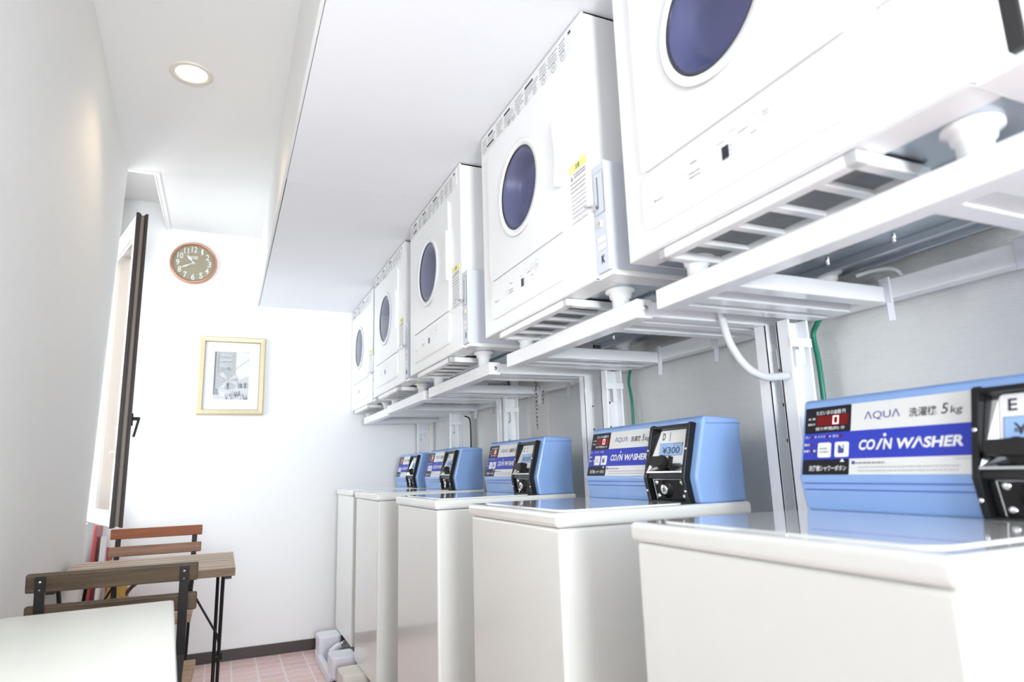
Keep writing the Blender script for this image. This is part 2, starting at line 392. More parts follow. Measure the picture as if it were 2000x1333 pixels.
# ------------------------------------------------------------------ ceiling lights
def downlight(y, label, power):
    t = thing('ceiling_light', label, 'ceiling light', (-.18, y, ZC), 0, 'recessed round ceiling lights')
    mb = MB(); mb.lathe([(.052, .012), (.053, -.001), (.056, -.0045), (.071, -.006), (.075, -.003), (.075, .0)], M['ringw'], 40); mb.build('trim_ring', t)
    mb = MB(); mb.disc(.0535, .002, M['lamp'], Matrix.Scale(-1, 4, (0, 0, 1))); mb.build('diffuser', t)
    l = bpy.data.lights.new('downlight_beam', 'SPOT'); l.energy = power; l.color = (1, .74, .44); l.spot_size = math.radians(118); l.spot_blend = .55; l.shadow_soft_size = .05
    lo = bpy.data.objects.new('downlight_beam', l); C.objects.link(lo); lo.parent = t; lo.location = (0, 0, -.012)
    return t
downlight(2.475, 'round recessed warm white downlight in the flat ceiling above the clock side', 7.5)
# ------------------------------------------------------------------ wall clock
t = thing('wall_clock', 'round copper-rimmed wall clock with white numerals on the end wall', 'clock', (-.222, YE, 2.302))
T = frame((0, 0, 0), (1, 0, 0), (0, 0, 1), (0, -1, 0))
MB().lathe([(.128, 0), (.131, .012), (.129, .026), (.124, .032), (.118, .030), (.115, .022), (.115, .012)], M['copper'], 56, T).build('case_ring', t)
MB().disc(.117, .013, M['dial'], T, 56).build('dial', t)
mb = MB()
for h in range(1, 13):
    a = math.radians(90-30*h); u, v = .087*math.cos(a), .087*math.sin(a); s = str(h)
    hw = {'1': .0050, '11': .0125}.get(s, .0155 if len(s) > 1 else .0095)
    MB().text(s, u-hw, v-.0185, u+hw, v+.0185, .0138, M['num'], T, bold=.010).build('numeral', t)
mb = MB(); pseudo(mb, -.016, .022, .024, .046, 2, .0136, M['num'], T, 1.0, .6)
mb.build('dial_print', t)
def hand(ang, pts, w):
    a = math.radians(ang); d = (math.sin(a), math.cos(a)); q = (math.cos(a), -math.sin(a)); mb = MB()
    ps = [(d[0]*L+q[0]*o, d[1]*L+q[1]*o) for L, o in pts]; n = len(ps)
    mb.add([(p[0], p[1], w) for p in ps]+[(p[0], p[1], w+.0015) for p in ps], [tuple(range(n)), tuple(range(n, 2*n))]+[(i, (i+1) % n, n+(i+1) % n, n+i) for i in range(n)], M['num'], T); return mb
hand(322, [(-.008, -.003), (.026, -.003), (.031, -.009), (.045, -.007), (.062, 0), (.045, .007), (.031, .009), (.026, .003), (-.008, .003)], .016).build('hour_hand', t)
hand(243, [(-.010, -.0022), (.030, -.0022), (.045, -.0055), (.078, 0), (.045, .0055), (.030, .0022), (-.010, .0022)], .019).build('minute_hand', t)
MB().lathe([(0, .024), (.004, .024), (.006, .021), (.006, .014)], M['num'], 20, T).build('centre_cap', t)
MB().disc(.116, .027, M['clear'], T, 56).build('glass_cover', t)

# ------------------------------------------------------------------ framed picture
t = thing('picture_frame', 'pale gold picture frame holding a small black and white street photograph', 'picture', (.026, YE, 1.616))
hw, hh = .186, .238; mb = MB(); iw, ih = hw-.034, hh-.034
for (a, b_) in (((-hw, -hh), (hw, -hh)), ((hw, -hh), (hw, hh)), ((hw, hh), (-hw, hh)), ((-hw, hh), (-hw, -hh))):
    s = lambda p, f, g: (math.copysign(f, p[0]), math.copysign(g, p[1]))
    oA, oB = s(a, hw, hh), s(b_, hw, hh); mA, mB = s(a, hw-.008, hh-.008), s(b_, hw-.008, hh-.008); nA, nB = s(a, iw+.004, ih+.004), s(b_, iw+.004, ih+.004); iA, iB = s(a, iw, ih), s(b_, iw, ih)
    lv = [(oA, oB, 0), (oA, oB, .012), (mA, mB, .024), (nA, nB, .021), (iA, iB, .010)]
    for q in range(4):
        (p1, p2, h1), (p3, p4, h2) = lv[q], lv[q+1]
        mb.add([(*p1, h1), (*p2, h1), (*p4, h2), (*p3, h2)], [(0, 1, 2, 3)], M['gold_d'] if q in (0, 3) else M['gold'], T)
mb.build('frame', t)
MB().quad(-iw-.002, iw+.002, -ih-.002, ih+.002, .008, M['paper'], T).build('mat_board', t)
mb = MB(); x0, x1, y0, y1 = -.100, .096, -.145, .146
mb.quad(x0, x1, y0, y1, .0086, M['g4'], T)
def poly(pts, w, m): mb.add([(x0+(x1-x0)*p[0], y0+(y1-y0)*p[1], w) for p in pts], [tuple(range(len(pts)))], m, T)
poly([(0, .2), (.62, .38), (.60, 1), (0, 1)], .0088, M['g3']); poly([(0, .1), (.05, .1), (.05, 1), (0, 1)], .0090, M['g1']); poly([(.10, .55), (.13, .55), (.13, 1), (.10, 1)], .0090, M['g2'])
poly([(.62, .4), (1, .5), (1, .98), (.62, 1)], .0087, M['g5']); poly([(.62, .62), (1, .84), (1, .88), (.62, .67)], .0090, M['g4'])
for i in range(12): yy = .58+.033*i; poly([(.16, yy), (.16+random.uniform(.2, .42), yy), (.5, yy+.010), (.16, yy+.012)], .0091, M['g%d' % random.choice((2, 4, 4))])
poly([(.40+.30*math.cos(2*math.pi*i/28), .40+.20*math.sin(2*math.pi*i/28)) for i in range(28)], .0092, M['g3'])
for i in range(7):
    a0 = 2*math.pi*i/7+.3; poly([(.40, .40)]+[(.40+.28*math.cos(a0+k*.11), .40+.19*math.sin(a0+k*.11)) for k in range(5)], .0094, M['g%d' % (3 if i % 2 else 4)])
poly([(.37, .35), (.44, .33), (.43, .22), (.40, .20)], .0096, M['g1']); poly([(.36, .62), (.46, .62), (.45, .68), (.37, .68)], .0096, M['g2'])
for i in range(5): u = .70+.06*i; poly([(u, .24), (u+.05, .24), (u+.05, .30+.06*random.random()), (u, .36)], .0093, M['g%d' % random.choice((1, 2, 3))])
for i in range(26):
    u = .34+.65*i/26; h = random.uniform(.03, .12); b0 = random.choice((0, 0, .05, .08)); poly([(u, b0), (u+.02, b0), (u+.012, b0+h), (u+.004, b0+h)], .0097, M['g%d' % random.choice((0, 1, 2))])
poly([(.02, .10), (.16, .10), (.14, .22), (.03, .24)], .0093, M['g2']); poly([(.20, .08), (.33, .06), (.33, .14), (.22, .16)], .0093, M['g5'])
mb.build('photograph', t)
MB().quad(-iw, iw, -ih, ih, .0115, M['clear'], T).build('glass', t)

# ------------------------------------------------------------------ coin washers (local: +x to the wall, y = 0 far edge running to -y near edge, z = height)
WW, ZL, ZLB, ZB = .511, .9223, .8927, .142
def washer():
    t = thing('washing_machine', '', 'washing machine', group='coin washers in the row along the wall')
    MB().box(.008, .49, -WW+.007, -.007, ZB, ZLB-.001, M['cream'], .007, seg=3).build('cabinet', t)
    mb = MB(); mb.box(0, .50, -WW, 0, ZLB, ZL, M['creamtop'], .009, seg=4); top = mb.build('top_cover', t)
    mb = MB(); mb.prism(rr_pts(.030, .345, -WW+.035, -.035, .03, 6), 'z', ZL-.002, ZL+.0022, M['creamtop'], .0009, seg=1); mb.build('lid', top)
    mb = MB(); mb.box(.020, .026, -.30, -.215, ZL-.001, ZL+.0012, M['plgrey']); mb.build('lid_hinge', top)
    # blue control box
    bx = MB(); pr = [(.364, ZL), (.354, .979), (.388, 1.1125), (.394, 1.1165), (.494, 1.110), (.494, ZL)]
    bx.prism(pr, 'y', -.503, -.020, M['blue'], .006, seg=3)
    bx.box(.394, .4945, -.5036, -.503, 1.098, 1.0992, M['logo'])
    for v in (-.010, -.021):
        f = 1-(-v)/.058; x = .364-(.010)*f; z = ZL+.0567*f
        bx.box(x-.0007, x+.004, -.33, -.03, z-.0007, z+.0007, M['pblue'])
    cb = bx.build('control_box', t)
    tu = Vector((.034, 0, .135)).normalized(); PT = frame((.354, 0, .979), (0, -1, 0), tu, (-tu.z, 0, tu.x))
    s0, s1, v0, v1 = .029, .331, .0045, .1255
    p = MB(); W0 = .0012; P = lambda u: s0+u; V = lambda v: v0+v
    p.rrect(s0, s1, v0, v1, .003, 0, W0, M['panelw'], PT)
    p.quad(P(0), s1, V(.0265), V(.0738), W0+.0002, M['pblue'], PT)
    p.rrect(P(0), P(.0955), V(.0738), V(.121), .002, W0, W0+.0003, M['pblack'], PT); p.rrect(P(0), P(.0955), V(0), V(.0265), .002, W0, W0+.0003, M['pblack'], PT)
    w = W0+.0006
    p.text('ただいまの金額 円', P(.024), V(.1065), P(.084), V(.1145), w, M['pwhite'], PT, .01)
    p.text('残り時間(約) 分', P(.024), V(.0775), P(.084), V(.0845), w, M['pwhite'], PT, .01)
    p.text('金 額', P(.0065), V(.0985), P(.0225), V(.1025), w, M['pwhite'], PT, .01); p.text('運転中', P(.0065), V(.0885), P(.0225), V(.0925), w, M['pwhite'], PT, .01)
    p.text('洗い', P(.002), V(.0645), P(.0135), V(.0695), w, M['pwhite'], PT); p.text('すすぎ', P(.030), V(.0645), P(.046), V(.0695), w, M['pwhite'], PT); p.text('脱水', P(.061), V(.0645), P(.073), V(.0695), w, M['pwhite'], PT)
    for a in ((.002, .0125, .0505, .0565), (.002, .0135, .0390, .0450), (.022, .0275, .0390, .0450)): pseudo(p, P(a[0]), P(a[1]), V(a[2]), V(a[3]), 1, w, M['pwhite'], PT, 1, .7, (.5, .8))
    for u in (.024, .054): p.add([(P(u), V(.065), w), (P(u)+.0035, V(.067), w), (P(u), V(.069), w)], [(0, 1, 2)], M['pwhite'], PT)
    for u, v in ((.0175, .067), (.049, .067), (.077, .067), (.0165, .0535), (.0175, .0417)): p.disc(.0026, w, M['led'], PT @ Matrix.Translation((P(u), V(v), 0)), 12)
    p.text('ΛQUΛ', P(.121), V(.0892), P(.184), V(.1045), w, M['logo'], PT, -.004)
    p.text('洗濯機', P(.199), V(.0890), P(.2425), V(.1035), w, M['ptext'], PT, .008)
    p.text('5', P(.249), V(.0895), P(.2595), V(.1055), w, M['ptext'], PT, .002, .15); p.text('kg', P(.2625), V(.0865), P(.280), V(.1005), w, M['ptext'], PT, .002, .1)
    p.text('CO', P(.113), V(.0400), P(.1425), V(.0575), w, M['pwhite'], PT, .035, .18)
    p.add([(P(.1435), V(.040), w), (P(.1478), V(.040), w), (P(.1565), V(.0575), w), (P(.1522), V(.0575), w)], [(0, 1, 2, 3)], M['pwhite'], PT)
    p.disc(.0028, w, M['pwhite'], PT @ Matrix.Translation((P(.1590), V(.0635), 0)), 16)
    p.text('N', P(.1562), V(.0400), P(.1722), V(.0575), w, M['pwhite'], PT, .035, .12)
    p.text('WΛSHER', P(.1795), V(.0400), P(.281), V(.0575), w, M['pwhite'], PT, .035, .15)
    p.text('洗濯槽シャワーボタン', P(.0145), V(.0062), P(.0905), V(.0160), w, M['pwhite'], PT, .012)
    p.add([(P(.0775), V(.0215), w), (P(.0865), V(.0215), w), (P(.082), V(.0275), w)], [(0, 1, 2)], M['pwhite'], PT)
    p.quad(P(.1005), P(.1065), V(.0170), V(.0225), w, M['logo'], PT); pseudo(p, P(.108), P(.160), V(.0165), V(.0215), 1, w, M['pgrey'], PT, 1, .6)
    pseudo(p, P(.113), P(.281), V(.0030), V(.0150), 2, w, M['plgrey'], PT, .95, .42); pseudo(p, P(.268), P(.292), V(.0205), V(.0235), 1, w, M['plgrey'], PT, 1, .6)
    p.build('control_panel', cb)
    d = MB(); d.rrect(P(.026), P(.090), V(.0865), V(.1045), .001, W0, W0+.0012, M['led'], PT)
    seg = lambda a, b_, c, e: d.quad(P(a), P(b_), V(c), V(e), W0+.0016, M['ledseg'], PT)
    seg(.0600, .0720, .1010, .1030); seg(.0600, .0720, .0880, .0900); seg(.0600, .0625, .0880, .1030); seg(.0695, .0720, .0880, .1030); d.build('display', cb)
    for a in (.033, .068):
        b_ = MB(); b_.rrect(P(a), P(a+.0255), V(.0295), V(.0555), .003, W0, W0+.0028, M['pwhite'], PT)
        if a < .05: pseudo(b_, P(a+.004), P(a+.022), V(.036), V(.048), 2, W0+.0031, M['pgrey'], PT, .8, .4)
        else:
            z = W0+.0031; b_.add([(P(a+.007), V(.036), z), (P(a+.0185), V(.036), z), (P(a+.0185), V(.044), z), (P(a+.013), V(.045), z), (P(a+.011), V(.049), z), (P(a+.007), V(.050), z)], [(0, 1, 2, 3, 4, 5)], M['logo'], PT); b_.quad(P(a+.016), P(a+.018), V(.0455), V(.0500), z, M['logo'], PT)
        b_.build('button', cb)
    # coin unit: black hood over both facets, chrome tray above, lock plate below
    a0, a1 = .330, .482; tl = Vector((-.010, 0, .0567)).normalized()
    LT = frame((.364, 0, ZL), (0, -1, 0), tl, (-tl.z, 0, tl.x))
    cu = MB()
    for sA, sB in ((a0, a0+.010), (a1-.010, a1)):
        cu.prism([(.370, ZL+.002), (.346, ZL+.003), (.336, .979), (.366, 1.100), (.372, 1.104), (.392, 1.100), (.360, .979)], 'y', -sB, -sA, M['black'], .0015)
    cu.box(a0, a1, .1140, .1215, -.004, .018, M['black'], .0015, PT); cu.box(a0+.004, a1-.004, -.005, .0070, -.002, .013, M['black'], .0015, PT)
    cu.box(a0, a1, .001, .007, -.002, .016, M['black'], .0015, LT); cu.quad(a0+.002, a1-.002, .002, .056, .0035, M['black'], LT); cu.quad(a0+.002, a1-.002, .002, .118, .0015, M['black'], PT)
    for sA in (a0+.0045, a1-.0045):
        for TT, v in ((PT, .062), (LT, .030)): cu.lathe([(.0035, .017), (.003, .019), (0, .0195)], M['chrome'], 12, TT @ Matrix.Translation((sA, v, 0)))
    cu = cu.build('coin_unit', t)
    q = MB(); f0, f1 = a0+.011, a1-.011                     # chrome tray, leaning walls, lip
    q.quad(f0, f1, .010, .1135, .0022, M['chrome'], PT)
    q.add([(f0, .1135, .002), (f0+.018, .113, .0024), (f0+.018, .034, .0024), (f0, .010, .017), (f0, .03, .010)], [(0, 1, 2, 3, 4)], M['chrome'], PT)
    q.add([(f1, .1135, .004), (f1-.006, .113, .0026), (f1-.006, .03, .0026), (f1, .010, .017)], [(0, 1, 2, 3)], M['chrome'], PT)
    q.add([(f0, .010, .017), (f1, .010, .017), (f1, .030, .0024), (f0+.012, .030, .0024)], [(0, 1, 2, 3)], M['chrome'], PT)
    q.box(f0-.001, f1+.001, .0065, .0115, .010, .0185, M['chrome'], .0012, PT); q.build('coin_tray', cu)
    q = MB(); q.rrect(f0+.019, f1-.008, .032, .112, .006, .002, .0052, M['white2'], PT); q.quad(f0+.0575, f0+.0605, .085, .107, .0055, M['black'], PT)
    q.rrect(f0+.052, f1-.016, .082, .110, .003, .005, .0058, M['panelw'], PT); q.quad(f0+.0590, f0+.0607, .086, .107, .0061, M['black'], PT); q.build('face_plate', cu)
    q = MB(); g0, g1 = f0+.024, f1-.019; q.quad(g0, g1, .0505, .0805, .0056, M['logo'], PT); q.quad(g0+.001, g1-.001, .0515, .0795, .0058, M['label_b'], PT)
    q.text('¥300', g0+.012, .0555, g1-.010, .0715, .0061, M['ptext'], PT, .01); q.quad(g1-.034, g1-.002, .0735, .0790, .0060, M['logo'], PT); pseudo(q, g1-.031, g1-.004, .0742, .0784, 1, .0063, M['pwhite'], PT, 1, .75); q.build('price_label', cu)
    q = MB(); KT = PT @ Matrix.Translation((f0+.042, .0345, 0)); q.lathe([(.017, .005), (.017, .012), (.013, .014), (.0, .0142)], M['blackm'], 24, KT)
    q.rrect(-.032, .030, -.0105, .0105, .008, .014, .027, M['blackm'], KT); q.rrect(.033, .037, -.016, .013, .001, .005, .016, M['blackm'], KT); q.build('coin_knob', cu)
    q = MB(); q.rrect(f0+.014, f1-.002, .0075, .0555, .005, .0035, .0065, M['blackm'], LT)
    q.tube([(f0+.014, .0545, .0068), (f1-.002, .0545, .0068)], .0008, M['chrome'], 6, LT); q.tube([(f0+.013, .0545, .0068), (f0+.014, .008, .0068)], .0008, M['chrome'], 6, LT); q.build('lock_plate', cu)
    for sx in (f0+.024, f1-.012):
        for v in (.0155, .0475): MB().lathe([(.0062, .0065), (.0058, .0085), (.003, .0102), (0, .0105)], M['chrome'], 16, LT @ Matrix.Translation((sx, v, 0))).build('screw', cu)
    q = MB(); KT = LT @ Matrix.Translation((f0+.058, .0325, 0)); q.lathe([(.022, .0065), (.021, .009), (.0165, .0095), (.0165, .012), (.012, .0135), (.012, .015)], M['black'], 28, KT)
    q.lathe([(.012, .014), (.0115, .0165), (.009, .017), (0, .017)], M['chrome'], 24, KT); q.quad(-.0012, .0012, -.005, .005, .0173, M['black'], KT); q.lathe([(.004, .0172), (.0045, .0174), (.005, .0172)], M['black'], 14, KT); q.build('lock_cylinder', cu)
    return t, cu, PT, f0
def letter_plate(ch, PT, f0):
    q = MB(); q.text(ch, f0+.030, .0885, f0+.0415, .1055, .0055, M['ptext'], PT, .02); return q.mesh('letter_mark')
W_POS = {5: (.595, .899), 4: (.604, 1.673), 3: (.607, 2.485), 2: (.611, 3.345), 1: (.637, 4.075)}
W_LAB = {5: 'white coin washer marked E, nearest and largest of the row', 4: 'white coin washer marked D, second nearest, its blue box fully in view',
         3: 'white coin washer marked C, middle one of the five in the row', 2: 'white coin washer second from the far end wall', 1: 'white coin washer farthest away, beside the end wall'}
wp, cu, PTW, F0W = washer(); wp.location = (*W_POS[5], 0); wp['label'] = W_LAB[5]
lo = bpy.data.objects.new('letter_mark', letter_plate('E', PTW, F0W)); C.objects.link(lo); lo.parent = cu
for i, ch in ((4, 'D'), (3, 'C'), (2, 'B'), (1, 'A')):
    o = copy_tree(wp, (*W_POS[i], 0), W_LAB[i])
    child(child(o, 'coin_unit'), 'letter_mark').data = letter_plate(ch, PTW, F0W)

# raised drain pans the washers stand on
PAN_Y = {1: 4.035, 2: 3.275, 3: 2.435, 4: 1.625, 5: .85}
def pan(i, m, label):
    t = thing('washer_pan', label, 'washer pan', (.527, PAN_Y[i], 0), 0, 'raised drain pans under the washers')
    Dx, Dy = .575, .62
    mb = MB(); mb.box(.01, Dx-.01, -Dy+.01, -.01, .002, .012, m, .003)
    for a in ((0, .028, -Dy, 0), (Dx-.028, Dx, -Dy, 0), (0, Dx, -.028, 0), (0, Dx, -Dy, -Dy+.028)): mb.box(*a, 0, .048, m, .006)
    mb.build('basin', t)
    for x, y in ((.003, -.160), (.003, -Dy+.003), (Dx-.123, -.160), (Dx-.123, -Dy+.003)):
        b_ = MB(); b_.prism(rr_pts(x, x+.12, y, y+.157, .02, 5), 'z', .004, .1380, m, .004)
        ring = rr_pts(x+.010, x+.110, y+.010, y+.147, .014, 5)
        b_.tube([(p[0], p[1], .1376) for p in ring], .0028, m, 6, closed=True); b_.build('corner_block', t)
    return t
pan(1, M['tray'], 'white raised drain pan under the farthest washer by the end wall')
pan(2, M['traycream'], 'cream raised drain pan under the second washer from the end wall')
pan(3, M['traycream'], 'cream raised drain pan under the middle washer marked C')
pan(4, M['traycream'], 'cream raised drain pan under the washer marked D')
pan(5, M['traycream'], 'cream raised drain pan under the nearest washer')
t = thing('drain_elbow', 'white drain elbow with a corrugated chrome hose lying in the farthest washer pan', 'drain pipe', (.583, 3.755, .013))
MB().tube([(0, 0, 0), (0, 0, .055), (.004, .003, .078), (.024, .016, .092), (.040, .025, .096)], [.024, .024, .022, .018, .017], M['boardw'], 16).build('elbow', t)
pts = [(.038+.0042*k, .023+.0026*k, .094+.0006*k) for k in range(34)]
MB().tube(pts, [.015+.0028*math.sin(k*1.9) for k in range(34)], M['chrome'], 16).build('corrugated_hose', t)

# ------------------------------------------------------------------ dryers (local: +x to the wall, y = 0 far edge to -.65 near edge, z = 0 at the bottom edge)
DW, DH, DD, XD, ZD = .65, .654, .50, .718, 1.402
FT = frame((0, 0, 0), (0, -1, 0), (0, 0, 1), (-1, 0, 0))         # u = from the far edge, v = up, w = out of the front
def rounded_hole_front(mb, m, T, u0, u1, v0, v1, rad, cu_, cv_, R, w, n=64):
    """door skin: rounded rectangle with a round window hole, plus its rim"""
    raw = rr_pts(u0, u1, v0, v1, rad, 6); outer = []
    for i, p in enumerate(raw):
        q = raw[(i+1) % len(raw)]; m_ = max(1, int(math.dist(p, q)/.015))
        outer += [(p[0]+(q[0]-p[0])*j/m_, p[1]+(q[1]-p[1])*j/m_) for j in range(m_)]
    k = len(outer)
    vs = [(p[0], p[1], w) for p in outer]
    ins = []
    for p in outer:
        a = math.atan2(p[1]-cv_, p[0]-cu_); ins.append((cu_+R*math.cos(a), cv_+R*math.sin(a), w))
    mb.add(vs+ins, [(i, (i+1) % k, k+(i+1) % k, k+i) for i in range(k)], m, T)
    mb.add([(p[0], p[1], 0) for p in outer]+[(p[0], p[1], w) for p in outer], [(i, (i+1) % k, k+(i+1) % k, k+i) for i in range(k)], m, T)
def dryer():
    t = thing('clothes_dryer', '', 'clothes dryer', group='wall mounted dryers above the washers')
    b = MB()
    outer = [(0, 0), (DW, 0), (DW, DH), (0, DH)]
    # carcass: sides, top, back, front skin as one shell with an open bowl for the drum window
    b.box(.004, DD, -DW, 0, DH-.004, DH, M['white']); b.box(.004, DD, -.004, 0, 0, DH, M['white']); b.box(.004, DD, -DW, -DW+.004, 0, DH, M['white']); b.box(DD-.004, DD, -DW, 0, 0, DH, M['galv'])
    cu_, cv_ = .288, .366; k = 64; vs = []; ins = []
    def rim(a):
        c, s = math.cos(a), math.sin(a); f = 1e9
        for lim, comp in ((DW-cu_, c), (-cu_, c), (DH-cv_, s), (-cv_, s)):
            if abs(comp) > 1e-6 and lim/comp > 0: f = min(f, lim/comp)
        return (cu_+c*f, cv_+s*f, 0), (cu_+.118*c, cv_+.118*s, 0)
    angs = sorted([2*math.pi*i/k for i in range(k)]+[math.atan2(p[1]-cv_, p[0]-cu_) % (2*math.pi) for p in outer])
    pr = [rim(a) for a in angs]; n = len(pr)
    b.add([p[0] for p in pr]+[p[1] for p in pr], [(i, (i+1) % n, n+(i+1) % n, n+i) for i in range(n)], M['white'], FT)
    b.box(0, .004, -.002, 0, 0, DH, M['white']); b.box(0, .004, -DW, -DW+.002, 0, DH, M['white'])
    b.box(.006, .46, -DW-.056, -DW+.001, -.002, .010, M['white'], .002)                   # flange under the coin box
    b.box(0, .058, -DW, 0, -.001, .003, M['white2'])                                      # front skirt underside
    b.build('cabinet', t)
    d = MB(); rounded_hole_front(d, M['white'], FT, .065, .536, .156, .566, .020, cu_, cv_, .118, .007)
    DT = FT @ Matrix.Translation((cu_, cv_, 0))
    d.lathe([(.118, .007), (.135, .0105), (.131, .012), (.117, .012), (.1155, .007)], M['white'], 64, DT)
    door = d.build('door', t)
    g = MB(); g.lathe([(.1155, .0085), (.113, .0100), (.1085, .0085), (.1085, .006)], M['gasket'], 64, DT); g.build('window_gasket', door)
    g = MB(); g.lathe([(.1085, .007), (.100, .002), (.090, -.030), (.070, -.046), (.04, -.052), (0, -.053)], M['bowl'], 64, DT); g.build('window_bowl', door)
    g = MB(); g.lathe([(.1095, .0075), (.08, .0092), (.04, .0100), (0.0001, .0102)], M['dglass'], 64, DT); g.build('window_pane', door)
    g = MB(); g.rrect(.488, .508, .280, .432, .006, .005, .0078, M['white2'], FT)
    g.prism([(.500, .275), (.536, .262), (.5365, .448), (.500, .437), (.508, .40), (.512, .356), (.508, .31)], 'z', .006, .016, M['white'], .003, FT); g.build('handle', door)
    # control panel
    p = MB(); p.rrect(.065, .535, .040, .151, .022, 0, .006, M['white'], FT)
    p.quad(.070, .530, .1515, .1545, .0015, M['white2'], FT)
    p.rrect(.075, .525, .046, .085, .012, .006, .0068, M['white'], FT); cp = p.build('control_panel', t)
    q = MB(); w = .0064
    q.text('Rinnai', .100, .082, .126, .091, w, M['pgrey'], FT, .01)
    for u, v, r in ((.186, .092, .010), (.378, .117, .013), (.348, .077, .010), (.350, .122, .008)): q.lathe([(r, w), (r+.0009, w+.0001)], M['plgrey'], 20, FT @ Matrix.Translation((u, v, 0)), False)
    for a in ((.200, .228, .078, .100, 3), (.205, .222, .110, .118, 1), (.272, .290, .113, .117, 1), (.300, .305, .082, .106, 3), (.318, .342, .110, .116, 1), (.315, .340, .074, .088, 2), (.345, .358, .096, .102, 1), (.372, .384, .112, .122, 2), (.300, .322, .122, .125, 1)): pseudo(q, *a, w, M['pgrey'], FT, .8, .35)
    q.build('panel_print', cp)
    MB().rrect(.282, .297, .083, .106, .001, .006, .0068, M['gasket'], FT).build('display', cp)
    # instruction strip along the top
    s = MB(); s.rrect(.006, .618, .586, .650, .003, 0, .0008, M['pwhite'], FT); w = .0011
    for a, h in (((.012, .055), 0), ((.062, .125), 1), ((.132, .182), 0), ((.190, .262), 1), ((.270, .330), 0), ((.336, .420), 1), ((.428, .470), 0), ((.478, .530), 0), ((.538, .572), 0)):
        top = .642
        if h: s.quad(a[0], a[0]+(a[1]-a[0])*.62, .634, .6415, w, M['ptext'], FT); top = .631
        pseudo(s, a[0], a[1], .606 if a[0] > .19 else .594, top, 4 if a[0] > .19 else 6, w, M['pgrey'], FT, .75, .38)
    s.quad(.052, .105, .603, .609, w+.0001, M['ptext'], FT)
    for i, u in enumerate((.225, .258, .292, .345, .398, .450, .505, .556)):
        r = .0085 if i < 5 else .011
        s.lathe([(r, w), (r+.0014, w+.0001)], M['pgrey'], 16, FT @ Matrix.Translation((u, .597, 0)), False); pseudo(s, u-.006, u+.006, .592, .602, 2, w, M['pgrey'], FT, .9, .5)
    s.quad(.585, .598, .634, .642, w, M['ptext'], FT); s.build('instruction_label', t)
    s = MB(); s.rrect(.556, .636, .150, .300, .001, 0, .0006, M['pwhite'], FT); s.quad(.556, .636, .280, .300, .0008, M['yellow'], FT); s.text('注意', .586, .284, .606, .296, .0010, M['ptext'], FT, .01)
    s.add([(.562, .262, .0009), (.574, .262, .0009), (.568, .274, .0009)], [(0, 1, 2)], M['pgrey'], FT); pseudo(s, .578, .632, .262, .276, 2, .0009, M['pgrey'], FT)
    pseudo(s, .561, .632, .228, .258, 3, .0009, M['pgrey'], FT, .9, .3)
    for r in range(6): pseudo(s, .563, .630, .168+.010*r, .174+.010*r, 1, .0009, M['plgrey'], FT, .95, .7, (.7, 1.2))
    pseudo(s, .561, .632, .152, .162, 1, .0009, M['plgrey'], FT, .95, .3); s.build('warning_label', t)
    # underside: filter unit, galvanised pan, feet
    f = MB(); y0, y1, x0, x1 = -.505, -.085, .004, .150
    for (a, b0, c, e) in ((x0, x1, y0, y0+.022), (x0, x1, y1-.022, y1), (x0, x0+.022, y0, y1), (x1-.016, x1, y0, y1)): f.box(a, b0, c, e, -.020, -.002, M['white'], .003)
    nb = 5
    for i in range(1, nb): yy = y0+(y1-y0)*i/nb; f.box(x0+.02, x1-.014, yy-.009, yy+.009, -.016, -.006, M['white'], .002)
    fv = f.build('filter_frame', t); MB().box(x0+.018, x1-.012, y0+.018, y1-.018, -.006, -.004, M['mesh']).build('filter_mesh', fv)
    g = MB(); g.box(.058, DD, -DW+.006, -.006, .001, .006, M['galv']); g.box(.30, .315, -DW+.01, -.01, -.010, .002, M['galv'], .002); g.box(.40, .412, -DW+.01, -.01, -.016, .002, M['galv'], .002); g.box(DD-.014, DD, -DW, 0, -.006, .004, M['galv'], .002)
    g.box(.18, .27, -.19, -.05, -.006, .002, M['steel_w'], .002); g.box(.18, .27, -.60, -.42, -.006, .002, M['galv'], .002)
    for i in range(5):
        for j in range(3): g.lathe([(.0045, -.0064), (0, -.0065)], M['black'], 8, Matrix.Translation((.20+.013*j+(i % 2)*.006, -.07-.011*i, 0)), False)
    for x, y, l in ((.215, -.15, .03), (.235, -.17, .02), (.25, -.13, .025)): g.box(x, x+.006, y, y+l, -.0066, -.0060, M['black'])
    for y in (-.16, -.30, -.44, -.56): g.lathe([(.004, -.001), (.004, -.016), (.002, -.018), (0, -.018)], M['chrome'], 8, Matrix.Translation((.355, y, 0)))
    g.build('base_pan', t)
    for x in (.098, .44):
        for y in (-.080, -.590):
            MB().lathe([(.034, .001), (.034, -.006), (.026, -.009), (.024, -.020), (.020, -.022), (.020, -.0475), (0, -.0475)], M['white'], 24, Matrix.Translation((x, y, 0))).build('foot', t)
    return t
D_Y = {5: 1.0205, 4: 1.7905, 3: 2.6115, 2: 3.4225, 1: 4.232}
D_X = {5: .718, 4: .714, 3: .700, 2: .717, 1: .743}
D_LAB = {5: 'white dryer nearest the camera, cropped by the top and right picture edges', 4: 'white dryer second nearest, beside the coin box marked K', 3: 'white dryer in the middle of the row of five', 2: 'white dryer second from the far end wall', 1: 'white dryer farthest away, against the end wall'}
dp = dryer(); dp.location = (D_X[5], D_Y[5], ZD); dp['label'] = D_LAB[5]
for i in (4, 3, 2, 1): copy_tree(dp, (D_X[i], D_Y[i], ZD), D_LAB[i])
mb = MB(); mb.box(.042, .40, -DW-.005, -DW, .036, .50, M['white'], .002); sp = mb.build('side_panel', dp)
MB().box(.070, .36, -DW-.022, -DW-.004, .052, .48, M['blackm'], .002).build('black_surround', sp)
